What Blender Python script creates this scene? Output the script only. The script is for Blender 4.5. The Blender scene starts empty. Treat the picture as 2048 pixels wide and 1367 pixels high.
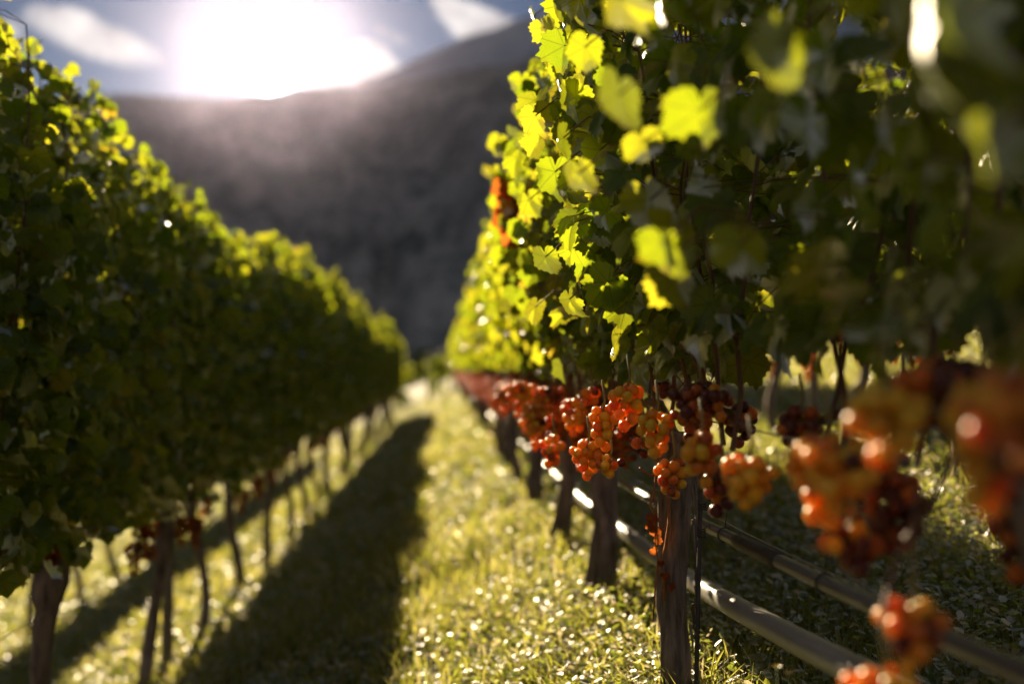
import bpy, math, random
import numpy as np
from mathutils import Vector, Matrix, Euler

# ------------------------------------------------------------------ camera
PW, PH, FPX = 2048.0, 1367.0, 1991.0        # the photograph's frame and focal length in its pixels
VPX, HORY = 885.0, 735.0                    # where the rows converge
CAM = Vector((0.0, 0.0, 0.62))
YAW = math.atan((PW / 2 - VPX) / FPX)
PITCH = math.atan((HORY - PH / 2) / FPX)
scene = bpy.context.scene
cd = bpy.data.cameras.new("camera")
cam = bpy.data.objects.new("camera", cd)
scene.collection.objects.link(cam)
scene.camera = cam
cam.location = CAM
cam.rotation_euler = Euler((math.pi / 2 + PITCH, 0, -YAW), 'XYZ')
cd.sensor_width = 36.0
cd.lens = 36.0 * FPX / PW
cd.clip_start = 0.02
cd.clip_end = 20000
cd.dof.use_dof = True
cd.dof.focus_distance = 1.70
cd.dof.aperture_fstop = 1.5
RM = cam.rotation_euler.to_matrix()

def ray(px, py):
    v = RM @ Vector((px - PW / 2, PH / 2 - py, -FPX))
    return v
def at(px, py, Y):
    """world point seen at a photo pixel, at distance Y along the rows"""
    v = ray(px, py)
    return CAM + v * (Y / v.y)
def atx(px, py, X):
    v = ray(px, py)
    return CAM + v * (X / v.x)

# ------------------------------------------------------------------ sun, sky, exposure
SUN = ray(542, 136).normalized()
SUN_EL = math.asin(SUN.z)
SUN_AZ = math.atan2(SUN.x, SUN.y)
sl = bpy.data.lights.new("sun", 'SUN')
sl.energy = 5.0
sl.angle = math.radians(0.53)
sl.color = (1.0, 0.79, 0.50)
sun = bpy.data.objects.new("sun", sl)
scene.collection.objects.link(sun)
sun.rotation_euler = SUN.to_track_quat('Z', 'Y').to_euler()

scene.view_settings.view_transform = 'Standard'
scene.view_settings.look = 'None'
scene.view_settings.gamma = 1.0
scene.view_settings.exposure = 1.35
scene.view_settings.use_curve_mapping = False
cy = scene.cycles
cy.use_denoising = True
cy.max_bounces = 7
cy.diffuse_bounces = 3
cy.glossy_bounces = 2
cy.transmission_bounces = 4
cy.volume_bounces = 0
cy.transparent_max_bounces = 4
cy.sample_clamp_indirect = 3.0
cy.sample_clamp_direct = 30.0
cy.caustics_reflective = False
cy.caustics_refractive = False

class NT:
    """small node-tree helper"""
    def __init__(s, tree):
        s.t = tree; s.n = tree.nodes; s.l = tree.links
        s.n.clear()
    def node(s, kind, **kw):
        nd = s.n.new(kind)
        ins = kw.pop('ins', {})
        for k, v in kw.items(): setattr(nd, k, v)
        for k, v in ins.items(): s.put(nd, k, v)
        return nd
    def put(s, nd, k, v):
        sock = nd.inputs[k]
        if isinstance(v, bpy.types.NodeSocket): s.l.new(v, sock)
        else: sock.default_value = v
    def math(s, op, a, b=None, c=None, clamp=False):
        nd = s.n.new('ShaderNodeMath'); nd.operation = op; nd.use_clamp = clamp
        for i, v in enumerate((a, b, c)):
            if v is None: continue
            s.put(nd, i, v)
        return nd.outputs[0]
    def noise(s, vec, scale, detail=4, rough=0.55, dist=0.0):
        nd = s.node('ShaderNodeTexNoise', ins={'Scale': scale, 'Detail': detail, 'Roughness': rough, 'Distortion': dist})
        if vec is not None: s.l.new(vec, nd.inputs['Vector'])
        return nd.outputs['Fac']
    def ramp(s, fac, stops):
        nd = s.n.new('ShaderNodeValToRGB'); e = nd.color_ramp.elements
        while len(e) > 1: e.remove(e[-1])
        e[0].position = stops[0][0]; e[0].color = (*stops[0][1], 1)
        for p, c in stops[1:]:
            q = e.new(p); q.color = (*c, 1)
        s.put(nd, 0, fac)
        return nd.outputs[0]
    def mix(s, fac, a, b):
        nd = s.n.new('ShaderNodeMix'); nd.data_type = 'RGBA'
        for k, v in ((0, fac), (6, a), (7, b)):
            if isinstance(v, tuple) and len(v) == 3: v = (*v, 1)
            s.put(nd, k, v)
        return nd.outputs[2]
    def mapr(s, v, a, b, c=0.0, d=1.0, smooth=False):
        nd = s.n.new('ShaderNodeMapRange'); nd.clamp = True
        if smooth: nd.interpolation_type = 'SMOOTHSTEP'
        for k, q in enumerate((v, a, b, c, d)): s.put(nd, k, q)
        return nd.outputs[0]

world = bpy.data.worlds.new("World")
scene.world = world
world.use_nodes = True
w = NT(world.node_tree)
sky = w.node('ShaderNodeTexSky', sky_type='NISHITA', sun_disc=False, sun_elevation=SUN_EL,
             sun_rotation=SUN_AZ, altitude=300, air_density=1.1, dust_density=1.2, ozone_density=2.2)
tc = w.node('ShaderNodeTexCoord')
sep = w.node('ShaderNodeSeparateXYZ', ins={0: tc.outputs['Generated']})
ymax = w.math('MAXIMUM', sep.outputs[1], 0.05)
U = w.math('DIVIDE', sep.outputs[0], ymax)      # east of the rows' direction
V = w.math('DIVIDE', sep.outputs[2], ymax)      # height over the horizon
comb = w.node('ShaderNodeCombineXYZ', ins={0: U, 1: V, 2: 0.0})
def cloud(px, py, hw, hh, rot, scale, soft, seed, amp=1.0, sharp=False):
    """a cloud bank: an ellipse on the sky torn by noise"""
    d = ray(px, py); u0, v0 = d.x / d.y, d.z / d.y
    du = w.math('SUBTRACT', U, u0); dv = w.math('SUBTRACT', V, v0)
    c, s_ = math.cos(rot), math.sin(rot)
    a = w.math('ADD', w.math('MULTIPLY', du, c), w.math('MULTIPLY', dv, s_))
    b = w.math('SUBTRACT', w.math('MULTIPLY', dv, c), w.math('MULTIPLY', du, s_))
    a = w.math('DIVIDE', a, hw / FPX); b = w.math('DIVIDE', b, hh / FPX)
    r2 = w.math('ADD', w.math('MULTIPLY', a, a), w.math('MULTIPLY', b, b))
    mp = w.node('ShaderNodeMapping', ins={0: comb.outputs[0], 'Location': (seed, seed * 2.3, seed)})
    nz = w.noise(mp.outputs[0], scale, 7, 0.6, 0.4)
    f = w.math('ADD', w.math('SUBTRACT', 1.0, r2), w.math('MULTIPLY', w.math('SUBTRACT', nz, 0.5), 4.2 * amp))
    return w.mapr(f, 0.05, soft, 0, 1, True)
c1 = cloud(185, 75, 175, 46, -0.34, 13, 1.0, 4.1, 0.55)
c2 = cloud(5, 80, 45, 55, -0.5, 14, 1.4, 5.2, 0.9)
c3 = cloud(655, 150, 125, 66, -0.30, 34, 0.25, 7.7, 0.35)
c3b = cloud(748, 128, 62, 42, -0.5, 22, 0.4, 17.7, 0.6)
c4 = cloud(790, 75, 55, 22, -0.35, 22, 1.5, 9.3, 0.7)
c5 = cloud(945, 40, 105, 52, -0.35, 16, 0.5, 12.9, 0.7)
c6 = cloud(430, 60, 420, 60, 0.1, 6, 3.5, 22.0, 0.6)
c7 = cloud(1500, -180, 500, 160, 0.3, 5, 2.5, 31.0, 0.8)
cm = c1
for q in (c2, c3, c3b, w.math('MULTIPLY', c4, 0.8), c5, w.math('MULTIPLY', c6, 0.22), w.math('MULTIPLY', c7, 0.8)):
    cm = w.math('MAXIMUM', cm, q)
front = w.mapr(sep.outputs[1], 0.06, 0.2)
cm = w.math('MULTIPLY', cm, front)
oc = w.mapr(w.noise(tc.outputs['Generated'], 2.6, 6, 0.6, 0.3), 0.42, 0.60, 0, 1, True)  # unseen clouds overhead and behind the camera, added as fill light
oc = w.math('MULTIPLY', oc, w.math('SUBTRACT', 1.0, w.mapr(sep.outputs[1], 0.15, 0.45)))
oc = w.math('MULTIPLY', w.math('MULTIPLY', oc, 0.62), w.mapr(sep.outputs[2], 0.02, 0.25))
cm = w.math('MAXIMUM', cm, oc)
dot = w.node('ShaderNodeVectorMath', operation='DOT_PRODUCT', ins={0: tc.outputs['Generated'], 1: tuple(SUN)})
dv_ = w.math('MAXIMUM', dot.outputs['Value'], 0.0)
cmp_ = w.node('ShaderNodeMapping', ins={0: comb.outputs[0], 'Location': (4, 1, 0)})
shade = w.ramp(w.noise(cmp_.outputs[0], 22, 6, 0.6), [(0.3, (0.52, 0.48, 0.50)), (0.62, (1.0, 0.95, 0.92))])
cloudcol = w.node('ShaderNodeVectorMath', operation='SCALE', ins={0: shade, "Scale": 6.0})
skyc = w.node('ShaderNodeVectorMath', operation='MULTIPLY', ins={0: sky.outputs[0], 1: (0.052, 0.085, 0.15)})
# cut the sky's own warm aureole to the photograph's neutral one
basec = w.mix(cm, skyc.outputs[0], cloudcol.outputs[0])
# aureole: the bright air round the sun (and the sun's own disc)
core = w.math('MULTIPLY', w.math('POWER', dv_, 9000.0), 500.0)
ring = w.math('MULTIPLY', w.math('POWER', dv_, 1800.0), 9.0)
wide = w.math('MULTIPLY', w.math('POWER', dv_, 70.0), 0.5)
aur = w.math('ADD', w.math('ADD', core, ring), wide)
aurc = w.node('ShaderNodeVectorMath', operation='SCALE', ins={0: (1.0, 0.96, 0.93), 'Scale': aur})
tot = w.node('ShaderNodeVectorMath', operation='ADD', ins={0: basec, 1: aurc.outputs[0]})
bg = w.node('ShaderNodeBackground', ins={'Color': tot.outputs[0], 'Strength': 0.06})
wo = w.node('ShaderNodeOutputWorld', ins={'Surface': bg.outputs[0]})

# ------------------------------------------------------------------ helpers
rng = np.random.default_rng(11)
random.seed(5)
COL = scene.collection

class MB:
    """collects vertices and faces (with point attributes) for one mesh"""
    def __init__(s): s.v = []; s.f = []; s.n = 0; s.rnd = []; s.luv = []
    def add(s, verts, faces, rnd=0.5, luv=None):
        verts = np.asarray(verts, float)
        k = len(verts)
        s.v.append(verts)
        s.f.extend([tuple(i + s.n for i in f) for f in faces])
        s.rnd.append(np.full(k, rnd) if np.isscalar(rnd) else np.asarray(rnd))
        s.luv.append(np.zeros((k, 3)) if luv is None else luv)
        s.n += k
    def tube(s, pts, rad, sides=8, rnd=0.5, cap=True, rough=0.0):
        pts = [Vector(p) for p in pts]; m = len(pts)
        if np.isscalar(rad): rad = [rad] * m
        vs = []; up = None
        for i, p in enumerate(pts):
            d = (pts[min(i + 1, m - 1)] - pts[max(i - 1, 0)]).normalized()
            if up is None:
                up = Vector((1, 0, 0)) if abs(d.x) < 0.8 else Vector((0, 0, 1))
            a = (up - d * up.dot(d)).normalized(); b = d.cross(a); up = a
            for k in range(sides):
                t = 2 * math.pi * k / sides
                r = rad[i] * (1 + (rough * (random.random() - 0.5) if rough else 0))
                vs.append(p + (a * math.cos(t) + b * math.sin(t)) * r)
        fs = []
        for i in range(m - 1):
            for k in range(sides):
                k2 = (k + 1) % sides
                fs.append((i * sides + k, i * sides + k2, (i + 1) * sides + k2, (i + 1) * sides + k))
        if cap:
            fs.append(tuple(range(sides - 1, -1, -1)))
            fs.append(tuple((m - 1) * sides + k for k in range(sides)))
        s.add(np.array([tuple(v) for v in vs]), fs, rnd)
    def mesh(s, name):
        me = bpy.data.meshes.new(name)
        V_ = np.concatenate(s.v) if s.v else np.zeros((0, 3))
        lens = np.fromiter((len(f) for f in s.f), int, len(s.f))
        flat = np.fromiter((i for f in s.f for i in f), int, int(lens.sum()))
        return raw_mesh(name, V_, flat, lens, np.concatenate(s.rnd), np.concatenate(s.luv))
def raw_mesh(name, V_, flat, lens, rnd=None, luv=None, smooth=True):
    me = bpy.data.meshes.new(name)
    me.vertices.add(len(V_)); me.vertices.foreach_set('co', np.ascontiguousarray(V_, dtype=np.float32).ravel())
    me.loops.add(len(flat)); me.loops.foreach_set('vertex_index', flat.astype(np.int32))
    me.polygons.add(len(lens))
    st = np.concatenate([[0], np.cumsum(lens)[:-1]]).astype(np.int32)
    me.polygons.foreach_set('loop_start', st)
    if rnd is not None:
        a = me.attributes.new('rnd', 'FLOAT', 'POINT'); a.data.foreach_set('value', rnd.astype(np.float32))
    if luv is not None:
        a = me.attributes.new('luv', 'FLOAT_VECTOR', 'POINT'); a.data.foreach_set('vector', luv.astype(np.float32).ravel())
    me.update(calc_edges=True)
    me.polygons.foreach_set('use_smooth', np.full(len(lens), smooth))
    return me
def link(name, me, mat=None, parent=None, loc=None):
    o = bpy.data.objects.new(name, me); COL.objects.link(o)
    if mat is not None and me is not None and not me.materials: me.materials.append(mat)
    if parent is not None: o.parent = parent
    if loc is not None: o.location = loc
    return o
def tag(o, label=None, cat=None, group=None, kind=None):
    if label: o['label'] = label
    if cat: o['category'] = cat
    if group: o['group'] = group
    if kind: o['kind'] = kind
    return o
SLOPE, SLOPE_L = 0.215, 0.38
def ground(x, y=0.0):
    """the hillside: rises to the right across the rows"""
    x = np.asarray(x, float)
    xr = 60 * np.tanh(np.maximum(x - 0.42, 0) / 60); xl = -18 * np.tanh(np.maximum(0.42 - x, 0) / 18)
    return np.where(x > 0.42, SLOPE * xr, SLOPE_L * xl)
def vnoise(x, y, seed=0):
    """value noise, numpy"""
    def h(i, j):
        n = (i.astype(np.int64) * 374761393 + j.astype(np.int64) * 668265263 + seed * 974711) & 0x7fffffff
        n = ((n ^ (n >> 13)) * 1274126177) & 0x7fffffff
        return ((n ^ (n >> 16)) & 0xffff) / 65535.0
    xi, yi = np.floor(x), np.floor(y); fx, fy = x - xi, y - yi
    fx = fx * fx * (3 - 2 * fx); fy = fy * fy * (3 - 2 * fy)
    return (h(xi, yi) * (1 - fx) + h(xi + 1, yi) * fx) * (1 - fy) + (h(xi, yi + 1) * (1 - fx) + h(xi + 1, yi + 1) * fx) * fy
def fbm(x, y, oct=4, seed=0):
    a = 0; s_ = 0.5; t = 0
    for k in range(oct):
        a = a + s_ * vnoise(x * 2 ** k, y * 2 ** k, seed + k); t += s_; s_ *= 0.5
    return a / t

# ------------------------------------------------------------------ materials
def new_mat(name):
    m = bpy.data.materials.new(name); m.use_nodes = True
    return m, NT(m.node_tree)
def finish(n, shader, vol=None):
    n.node('ShaderNodeOutputMaterial', ins={'Surface': shader})
def thin_shader(n, dcol, tcol, tfac, rough, spec, bump=None):
    """a thin leaf: diffuse, light passing through, waxy gloss"""
    kw = {'Color': dcol}; tk = {'Color': tcol}; gk = {'Color': (1, 1, 1, 1), 'Roughness': rough}
    if bump is not None:
        kw['Normal'] = bump; tk['Normal'] = bump; gk['Normal'] = bump
    d = n.node('ShaderNodeBsdfDiffuse', ins=kw); t = n.node('ShaderNodeBsdfTranslucent', ins=tk)
    g = n.node('ShaderNodeBsdfGlossy', ins=gk)
    m1 = n.node('ShaderNodeMixShader', ins={0: tfac, 1: d.outputs[0], 2: t.outputs[0]})
    fr = n.node('ShaderNodeFresnel', ins={'IOR': 1.42})
    f = n.math('MULTIPLY', fr.outputs[0], spec, clamp=True)
    m2 = n.node('ShaderNodeMixShader', ins={0: f, 1: m1.outputs[0], 2: g.outputs[0]})
    return m2.outputs[0]
def leaf_material(name, dstops, tstops, spec=0.9, rough=0.33, tf=0.55):
    m, n = new_mat(name)
    rn = n.node('ShaderNodeAttribute', attribute_name='rnd').outputs['Fac']
    lv = n.node('ShaderNodeAttribute', attribute_name='luv').outputs['Vector']
    sp = n.node('ShaderNodeSeparateXYZ', ins={0: lv})
    ang = n.math('ARCTAN2', sp.outputs[0], sp.outputs[1])
    # five main veins fan out from the petiole
    k = n.math('DIVIDE', ang, 0.88)
    fr = n.math('ABSOLUTE', n.math('SUBTRACT', k, n.math('ROUND', k)))
    ln = n.node('ShaderNodeVectorMath', operation='LENGTH', ins={0: lv}).outputs['Value']
    dist = n.math('MULTIPLY', fr, ln)
    main = n.mapr(dist, 0.010, 0.035, 1, 0)
    sec = n.math('ABSOLUTE', n.math('SUBTRACT', n.math('FRACT', n.math('ADD', n.math('MULTIPLY', ln, 7.0), n.math('MULTIPLY', fr, 5.0))), 0.5))
    sec = n.mapr(sec, 0.03, 0.12, 0.5, 0)
    vein = n.math('MAXIMUM', main, sec)
    tcn = n.node('ShaderNodeTexCoord').outputs['Object']
    nz = n.noise(tcn, 35, 4)
    v = n.math('ADD', n.math('MULTIPLY', rn, 0.75), n.math('MULTIPLY', nz, 0.25))
    dc = n.ramp(v, dstops); tcol = n.ramp(v, tstops)
    edge = n.math('MULTIPLY', n.mapr(ln, 0.7, 1.05), n.mapr(n.noise(tcn, 14, 3), 0.50, 0.62))
    tcol = n.mix(n.math('MULTIPLY', edge, 0.7), tcol, (0.42, 0.12, 0.02))
    dc = n.mix(n.math('MULTIPLY', edge, 0.7), dc, (0.12, 0.05, 0.02))
    tcol = n.mix(n.math('MULTIPLY', vein, 0.45), tcol, (0.10, 0.14, 0.02))
    bp = n.node('ShaderNodeBump', ins={'Strength': 0.35, 'Distance': 0.003, 'Height': n.math('ADD', n.math('MULTIPLY', vein, -0.6), nz)})
    finish(n, thin_shader(n, dc, tcol, tf, rough, spec, bp.outputs[0]))
    return m
LEAF = leaf_material("vine_leaf",
    [(0.0, (0.020, 0.050, 0.014)), (0.5, (0.045, 0.095, 0.018)), (0.85, (0.09, 0.13, 0.02)), (1.0, (0.20, 0.09, 0.03))],
    [(0.0, (0.20, 0.36, 0.012)), (0.4, (0.50, 0.60, 0.015)), (0.75, (0.78, 0.76, 0.03)), (0.90, (0.90, 0.64, 0.05)), (1.0, (0.60, 0.20, 0.03))], 0.5)
DRYLEAF = leaf_material("dry_leaf", [(0, (0.16, 0.05, 0.02)), (1, (0.22, 0.07, 0.02))], [(0, (0.50, 0.10, 0.015)), (1, (0.72, 0.20, 0.03))], 0.3, 0.6, 0.6)
def plain(name, c1, c2, scale=20, rough=0.7, bump=0.3, stretch=(1, 1, 1), spec=0.5, dist=0.002):
    m, n = new_mat(name)
    t = n.node('ShaderNodeTexCoord').outputs['Object']
    mp = n.node('ShaderNodeMapping', ins={0: t, 'Scale': stretch}).outputs[0]
    nz = n.noise(mp, scale, 6, 0.65)
    col = n.ramp(nz, [(0.32, c1), (0.68, c2)])
    bp = n.node('ShaderNodeBump', ins={'Strength': bump, 'Distance': dist, 'Height': nz})
    b = n.node('ShaderNodeBsdfPrincipled', ins={'Base Color': col, 'Roughness': rough, 'Normal': bp.outputs[0], 'Specular IOR Level': spec})
    finish(n, b.outputs[0]); return m
BARK = plain("vine_bark", (0.07, 0.05, 0.038), (0.45, 0.34, 0.26), 42, 0.85, 1.0, (1, 1, 0.16), 0.3, 0.012)
CANE = plain("cane_bark", (0.10, 0.045, 0.022), (0.24, 0.11, 0.05), 60, 0.5, 0.4, (1, 1, 0.3))
TENDRIL = plain("dry_tendril", (0.30, 0.09, 0.02), (0.50, 0.18, 0.04), 80, 0.7, 0.4)
PIPE = plain("grey_pipe", (0.24, 0.23, 0.225), (0.36, 0.34, 0.33), 30, 0.42, 0.12, (1, 0.3, 1), 0.5, 0.001)
HOSE = plain("black_hose", (0.10, 0.095, 0.095), (0.17, 0.16, 0.16), 40, 0.36, 0.15, (1, 0.2, 1), 0.5, 0.001)
METAL = plain("stake_metal", (0.03, 0.025, 0.022), (0.08, 0.06, 0.05), 60, 0.55, 0.3)
WIRE = plain("wire_metal", (0.25, 0.24, 0.23), (0.4, 0.38, 0.36), 60, 0.4, 0.1)
POST = plain("post_wood", (0.20, 0.17, 0.15), (0.42, 0.37, 0.33), 25, 0.8, 0.5, (1, 1, 0.1))
TIE = plain("white_tie", (0.6, 0.6, 0.6), (0.8, 0.8, 0.78), 30, 0.4, 0.1)
def berry_material(name, sss=True):
    m, n = new_mat(name)
    rn = n.node('ShaderNodeAttribute', attribute_name='rnd').outputs['Fac']
    t = n.node('ShaderNodeTexCoord').outputs['Object']
    nz = n.noise(t, 60, 4); bl = n.noise(t, 350, 3)
    v = n.math('ADD', n.math('MULTIPLY', rn, 0.85), n.math('MULTIPLY', nz, 0.15))
    col = n.ramp(v, [(0.0, (0.95, 0.50, 0.05)), (0.35, (0.92, 0.38, 0.035)), (0.58, (0.68, 0.20, 0.03)), (0.80, (0.16, 0.04, 0.03)), (0.93, (0.10, 0.028, 0.03)), (1.0, (0.75, 0.03, 0.04))])
    rg = n.mapr(bl, 0.35, 0.7, 0.26, 0.5)
    bloom = n.math('MULTIPLY', n.mapr(n.noise(t, 55, 5, 0.7), 0.48, 0.68), 0.10)
    col = n.mix(bloom, col, (0.60, 0.48, 0.46))
    spots = n.mapr(n.noise(t, 500, 2), 0.70, 0.76)
    col = n.mix(n.math('MULTIPLY', spots, 0.7), col, (0.12, 0.04, 0.02))
    if sss:
        b = n.node('ShaderNodeBsdfPrincipled', ins={'Base Color': col, 'Roughness': rg, 'Subsurface Weight': 1.0,
            'Subsurface Radius': (1.0, 0.50, 0.10), 'Subsurface Scale': 0.026, 'Subsurface Anisotropy': 0.5, 'Coat Weight': 0.0, 'IOR': 1.4})
        finish(n, b.outputs[0])
    else:
        finish(n, thin_shader(n, n.mix(0.3, col, (0.4, 0.06, 0.02)), n.mix(0.25, col, (0.8, 0.22, 0.06)), 0.7, 0.4, 0.25))
    return m
BERRY = berry_material("grape_skin"); BERRYF = berry_material("grape_skin_plain", False)
STEM = plain("grape_stem", (0.20, 0.16, 0.05), (0.42, 0.32, 0.10), 60, 0.5, 0.2)
def grass_material(name, d, t, spec, rough=0.35, tf=0.5):
    m, n = new_mat(name)
    rn = n.node('ShaderNodeAttribute', attribute_name='rnd').outputs['Fac']
    finish(n, thin_shader(n, n.ramp(rn, d), n.ramp(rn, t), tf, rough, spec))
    return m
GRASS = grass_material("grass_blade", [(0, (0.045, 0.075, 0.015)), (0.7, (0.12, 0.14, 0.03)), (1, (0.30, 0.24, 0.11))],
                       [(0, (0.36, 0.42, 0.03)), (0.6, (0.76, 0.70, 0.12)), (1, (0.90, 0.78, 0.42))], 0.45, 0.5)
COVER = grass_material("clover_leaf", [(0, (0.020, 0.055, 0.015)), (0.7, (0.05, 0.10, 0.02)), (0.85, (0.16, 0.16, 0.05)), (1, (0.42, 0.32, 0.18))],
                       [(0, (0.24, 0.34, 0.03)), (0.6, (0.58, 0.60, 0.08)), (1, (0.92, 0.78, 0.46))], 0.25, 0.5, 0.55)
SOIL = plain("soil_ground", (0.035, 0.04, 0.018), (0.10, 0.09, 0.045), 9, 0.9, 0.6, dist=0.02)
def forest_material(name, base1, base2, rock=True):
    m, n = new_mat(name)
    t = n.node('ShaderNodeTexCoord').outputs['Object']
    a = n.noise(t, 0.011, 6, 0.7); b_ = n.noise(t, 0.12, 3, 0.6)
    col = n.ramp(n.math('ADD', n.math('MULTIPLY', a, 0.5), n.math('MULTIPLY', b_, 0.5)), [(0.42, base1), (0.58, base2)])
    if rock:
        mp = n.node('ShaderNodeMapping', ins={0: t, 'Scale': (1, 1, 2.6)}).outputs[0]
        r = n.mapr(n.noise(mp, 0.008, 6, 0.7), 0.60, 0.66)
        sz = n.node('ShaderNodeSeparateXYZ', ins={0: t}).outputs[2]
        band = n.math('MULTIPLY', n.mapr(sz, 230, 300), n.mapr(sz, 420, 360))
        col = n.mix(n.math('MULTIPLY', n.math('MULTIPLY', r, band), 0.8), col, (0.33, 0.29, 0.26))
    b = n.node('ShaderNodeBsdfDiffuse', ins={'Color': col})
    finish(n, b.outputs[0]); return m
FOREST = forest_material("forest_slope", (0.08, 0.095, 0.09), (0.28, 0.28, 0.26))
FAR_HAZED = forest_material("far_slope_hazed", (0.32, 0.38, 0.46), (0.42, 0.47, 0.53), False)  # pale blue distance haze is put into the slope's colour

# ------------------------------------------------------------------ ground sheet
def graded(a, b, n, p=3.0):
    t = np.linspace(-1, 1, n); s_ = np.sign(t) * np.abs(t) ** p
    return np.where(s_ < 0, s_ * -a * 1.0, s_ * b)
gx = np.unique(np.concatenate([graded(-1690, 1690, 121, 4.0)]))
gy = np.unique(np.concatenate([np.linspace(-6, 40, 93), 40 + 1550 * np.linspace(0, 1, 60)[1:] ** 2.2]))
X, Y = np.meshgrid(gx, gy)
Z = ground(X) + 0.02 * (fbm(X * 1.3, Y * 1.3, 3, 5) - 0.5)
Z = Z - 0.02 * np.exp(-((X - 0.0) / 0.25) ** 2)
def grid_mesh(name, X, Y, Z, smooth=True):
    h, wd = X.shape
    V_ = np.stack([X.ravel(), Y.ravel(), Z.ravel()], 1)
    i = np.arange(h * wd).reshape(h, wd)
    q = np.stack([i[:-1, :-1], i[:-1, 1:], i[1:, 1:], i[1:, :-1]], -1).reshape(-1)
    return raw_mesh(name, V_, q, np.full((h - 1) * (wd - 1), 4), smooth=smooth)
g = link("ground", grid_mesh("ground", X, Y, Z), SOIL); tag(g, kind='structure')

# ------------------------------------------------------------------ mountains
def hill(name, prof, r0, R, _, mat, label_seed, cols, rows, bump, z0=-12, back=0.1):
    px = np.array([p[0] for p in prof], float); py = np.array([p[1] for p in prof], float)
    az = []; te = []
    for a, b in prof:
        d = ray(a, b); az.append(math.atan2(d.x, d.y)); te.append(d.z / math.hypot(d.x, d.y))
    A = np.linspace(az[0], az[-1], cols)
    T = np.interp(A, az, te)
    k = max(3, cols // 90); ker = np.hanning(2 * k + 1); ker /= ker.sum()
    T = np.convolve(np.pad(T, k, mode='edge'), ker, 'valid')
    S = np.concatenate([np.linspace(0, 1, rows) ** 0.9, 1 + np.linspace(0.01, back, 8)])
    AA, SS = np.meshgrid(A, S)
    RR = r0 + (R - r0) * SS * (1 + 0.0 * AA)
    XX, YY = RR * np.sin(AA), RR * np.cos(AA)
    Hr = (T * R)[None, :] + CAM.z - z0
    up = np.where(SS <= 1, SS ** 1.25, 1 - (SS - 1) * 2.5)
    env = np.clip(SS * 4, 0, 1) * np.clip(np.abs(1 - SS) * 5, 0.0, 1)
    gul = (fbm(AA * 11 + SS * 1.5 + fbm(AA * 5, SS * 2, 2, 2) * 1.0, SS * 1.6, 3, 3 + label_seed) - 0.5) + 0.12 * (fbm(AA * 45, SS * 7, 2, 8) - 0.5)
    ZZ = z0 + Hr * up + env * gul * Hr * 0.36
    cr = vnoise(AA * R / 7.5, SS * (R - r0) / 6.5, 4); tree = (fbm(AA * R / 40, SS * (R - r0) / 60, 2, 9) - 0.5) * bump * 0.7 + np.sqrt(cr) * bump * 0.42
    ZZ = ZZ + tree * np.clip(SS * 10, 0, 1)
    o = link(name, grid_mesh(name, XX, YY, ZZ), mat); tag(o, kind='structure')
    return o
hill("forested_hill", [(-1800, 330), (-900, 260), (-300, 225), (90, 202), (200, 190), (330, 196), (450, 202), (560, 186), (680, 178), (760, 182), (850, 158),
      (950, 138), (1060, 126), (1200, 118), (1500, 110), (2000, 150), (2600, 230), (3600, 330)], 330, 1400, 0, FOREST, 1, 1000, 330, 13, back=0.08)
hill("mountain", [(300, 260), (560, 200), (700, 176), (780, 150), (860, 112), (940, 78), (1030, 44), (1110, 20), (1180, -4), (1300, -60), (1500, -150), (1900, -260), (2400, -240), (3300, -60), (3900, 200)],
     1430, 1540, 0, FAR_HAZED, 7, 700, 120, 13, back=0.05)

# ------------------------------------------------------------------ leaves
def leaf_outline(N, serr, rnd):
    tips = [(0, 1.0), (12, 0.93), (27, 0.76), (50, 0.93), (62, 0.88), (80, 0.72), (105, 0.80), (140, 0.68), (165, 0.52), (180, 0.12)]
    angs = np.linspace(-180, 180, N, endpoint=False) + 180.0 / N
    an = np.array([t[0] for t in tips]); rr = np.array([t[1] * (1 + rnd.uniform(-.07, .07)) for t in tips])
    r = np.interp(np.abs(angs), an, rr)
    r = r * (1 + serr * np.where(np.arange(N) % 2 == 0, 1, -1) * np.clip((170 - np.abs(angs)) / 40, 0, 1))
    a = np.radians(angs)
    return np.stack([np.sin(a) * r, np.cos(a) * r], 1)
def leaf_template(N, serr, seed, rings=(0.35, 0.7)):
    rnd = np.random.default_rng(seed)
    o = leaf_outline(N, serr, rnd); P = [np.zeros((1, 2))]
    for q in rings: P.append(o * q)
    P.append(o); P = np.concatenate(P)
    fs = [(0, 1 + (k + 1) % N, 1 + k) for k in range(N)]
    for j in range(len(rings)):
        b0 = 1 + j * N; b1 = b0 + N
        fs += [(b0 + k, b0 + (k + 1) % N, b1 + (k + 1) % N, b1 + k) for k in range(N)]
    r = np.hypot(P[:, 0], P[:, 1]); a = np.arctan2(P[:, 0], P[:, 1])
    cup = rnd.uniform(-0.15, 0.38); fold = rnd.uniform(0.02, 0.40); rip = rnd.uniform(0.04, 0.16); ph = rnd.uniform(0, 6)
    droop = rnd.uniform(0.05, 0.35)
    z = -cup * r ** 2 + fold * np.abs(P[:, 0]) + rip * r ** 2 * np.sin(a * rnd.integers(3, 6) + ph) - droop * np.clip(P[:, 1], 0, 2) ** 2
    V3 = np.stack([P[:, 0], P[:, 1] * (1 - 0.1 * droop), z], 1)
    return V3, fs, np.stack([P[:, 0], P[:, 1], 0 * r], 1)
LHI = [leaf_template(44, 0.06, s_) for s_ in range(7)]
LMD = [leaf_template(22, 0.05, s_, (0.55,)) for s_ in range(20, 26)]
LLO = [leaf_template(11, 0.0, s_, (0.55,)) for s_ in range(30, 36)]
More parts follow.
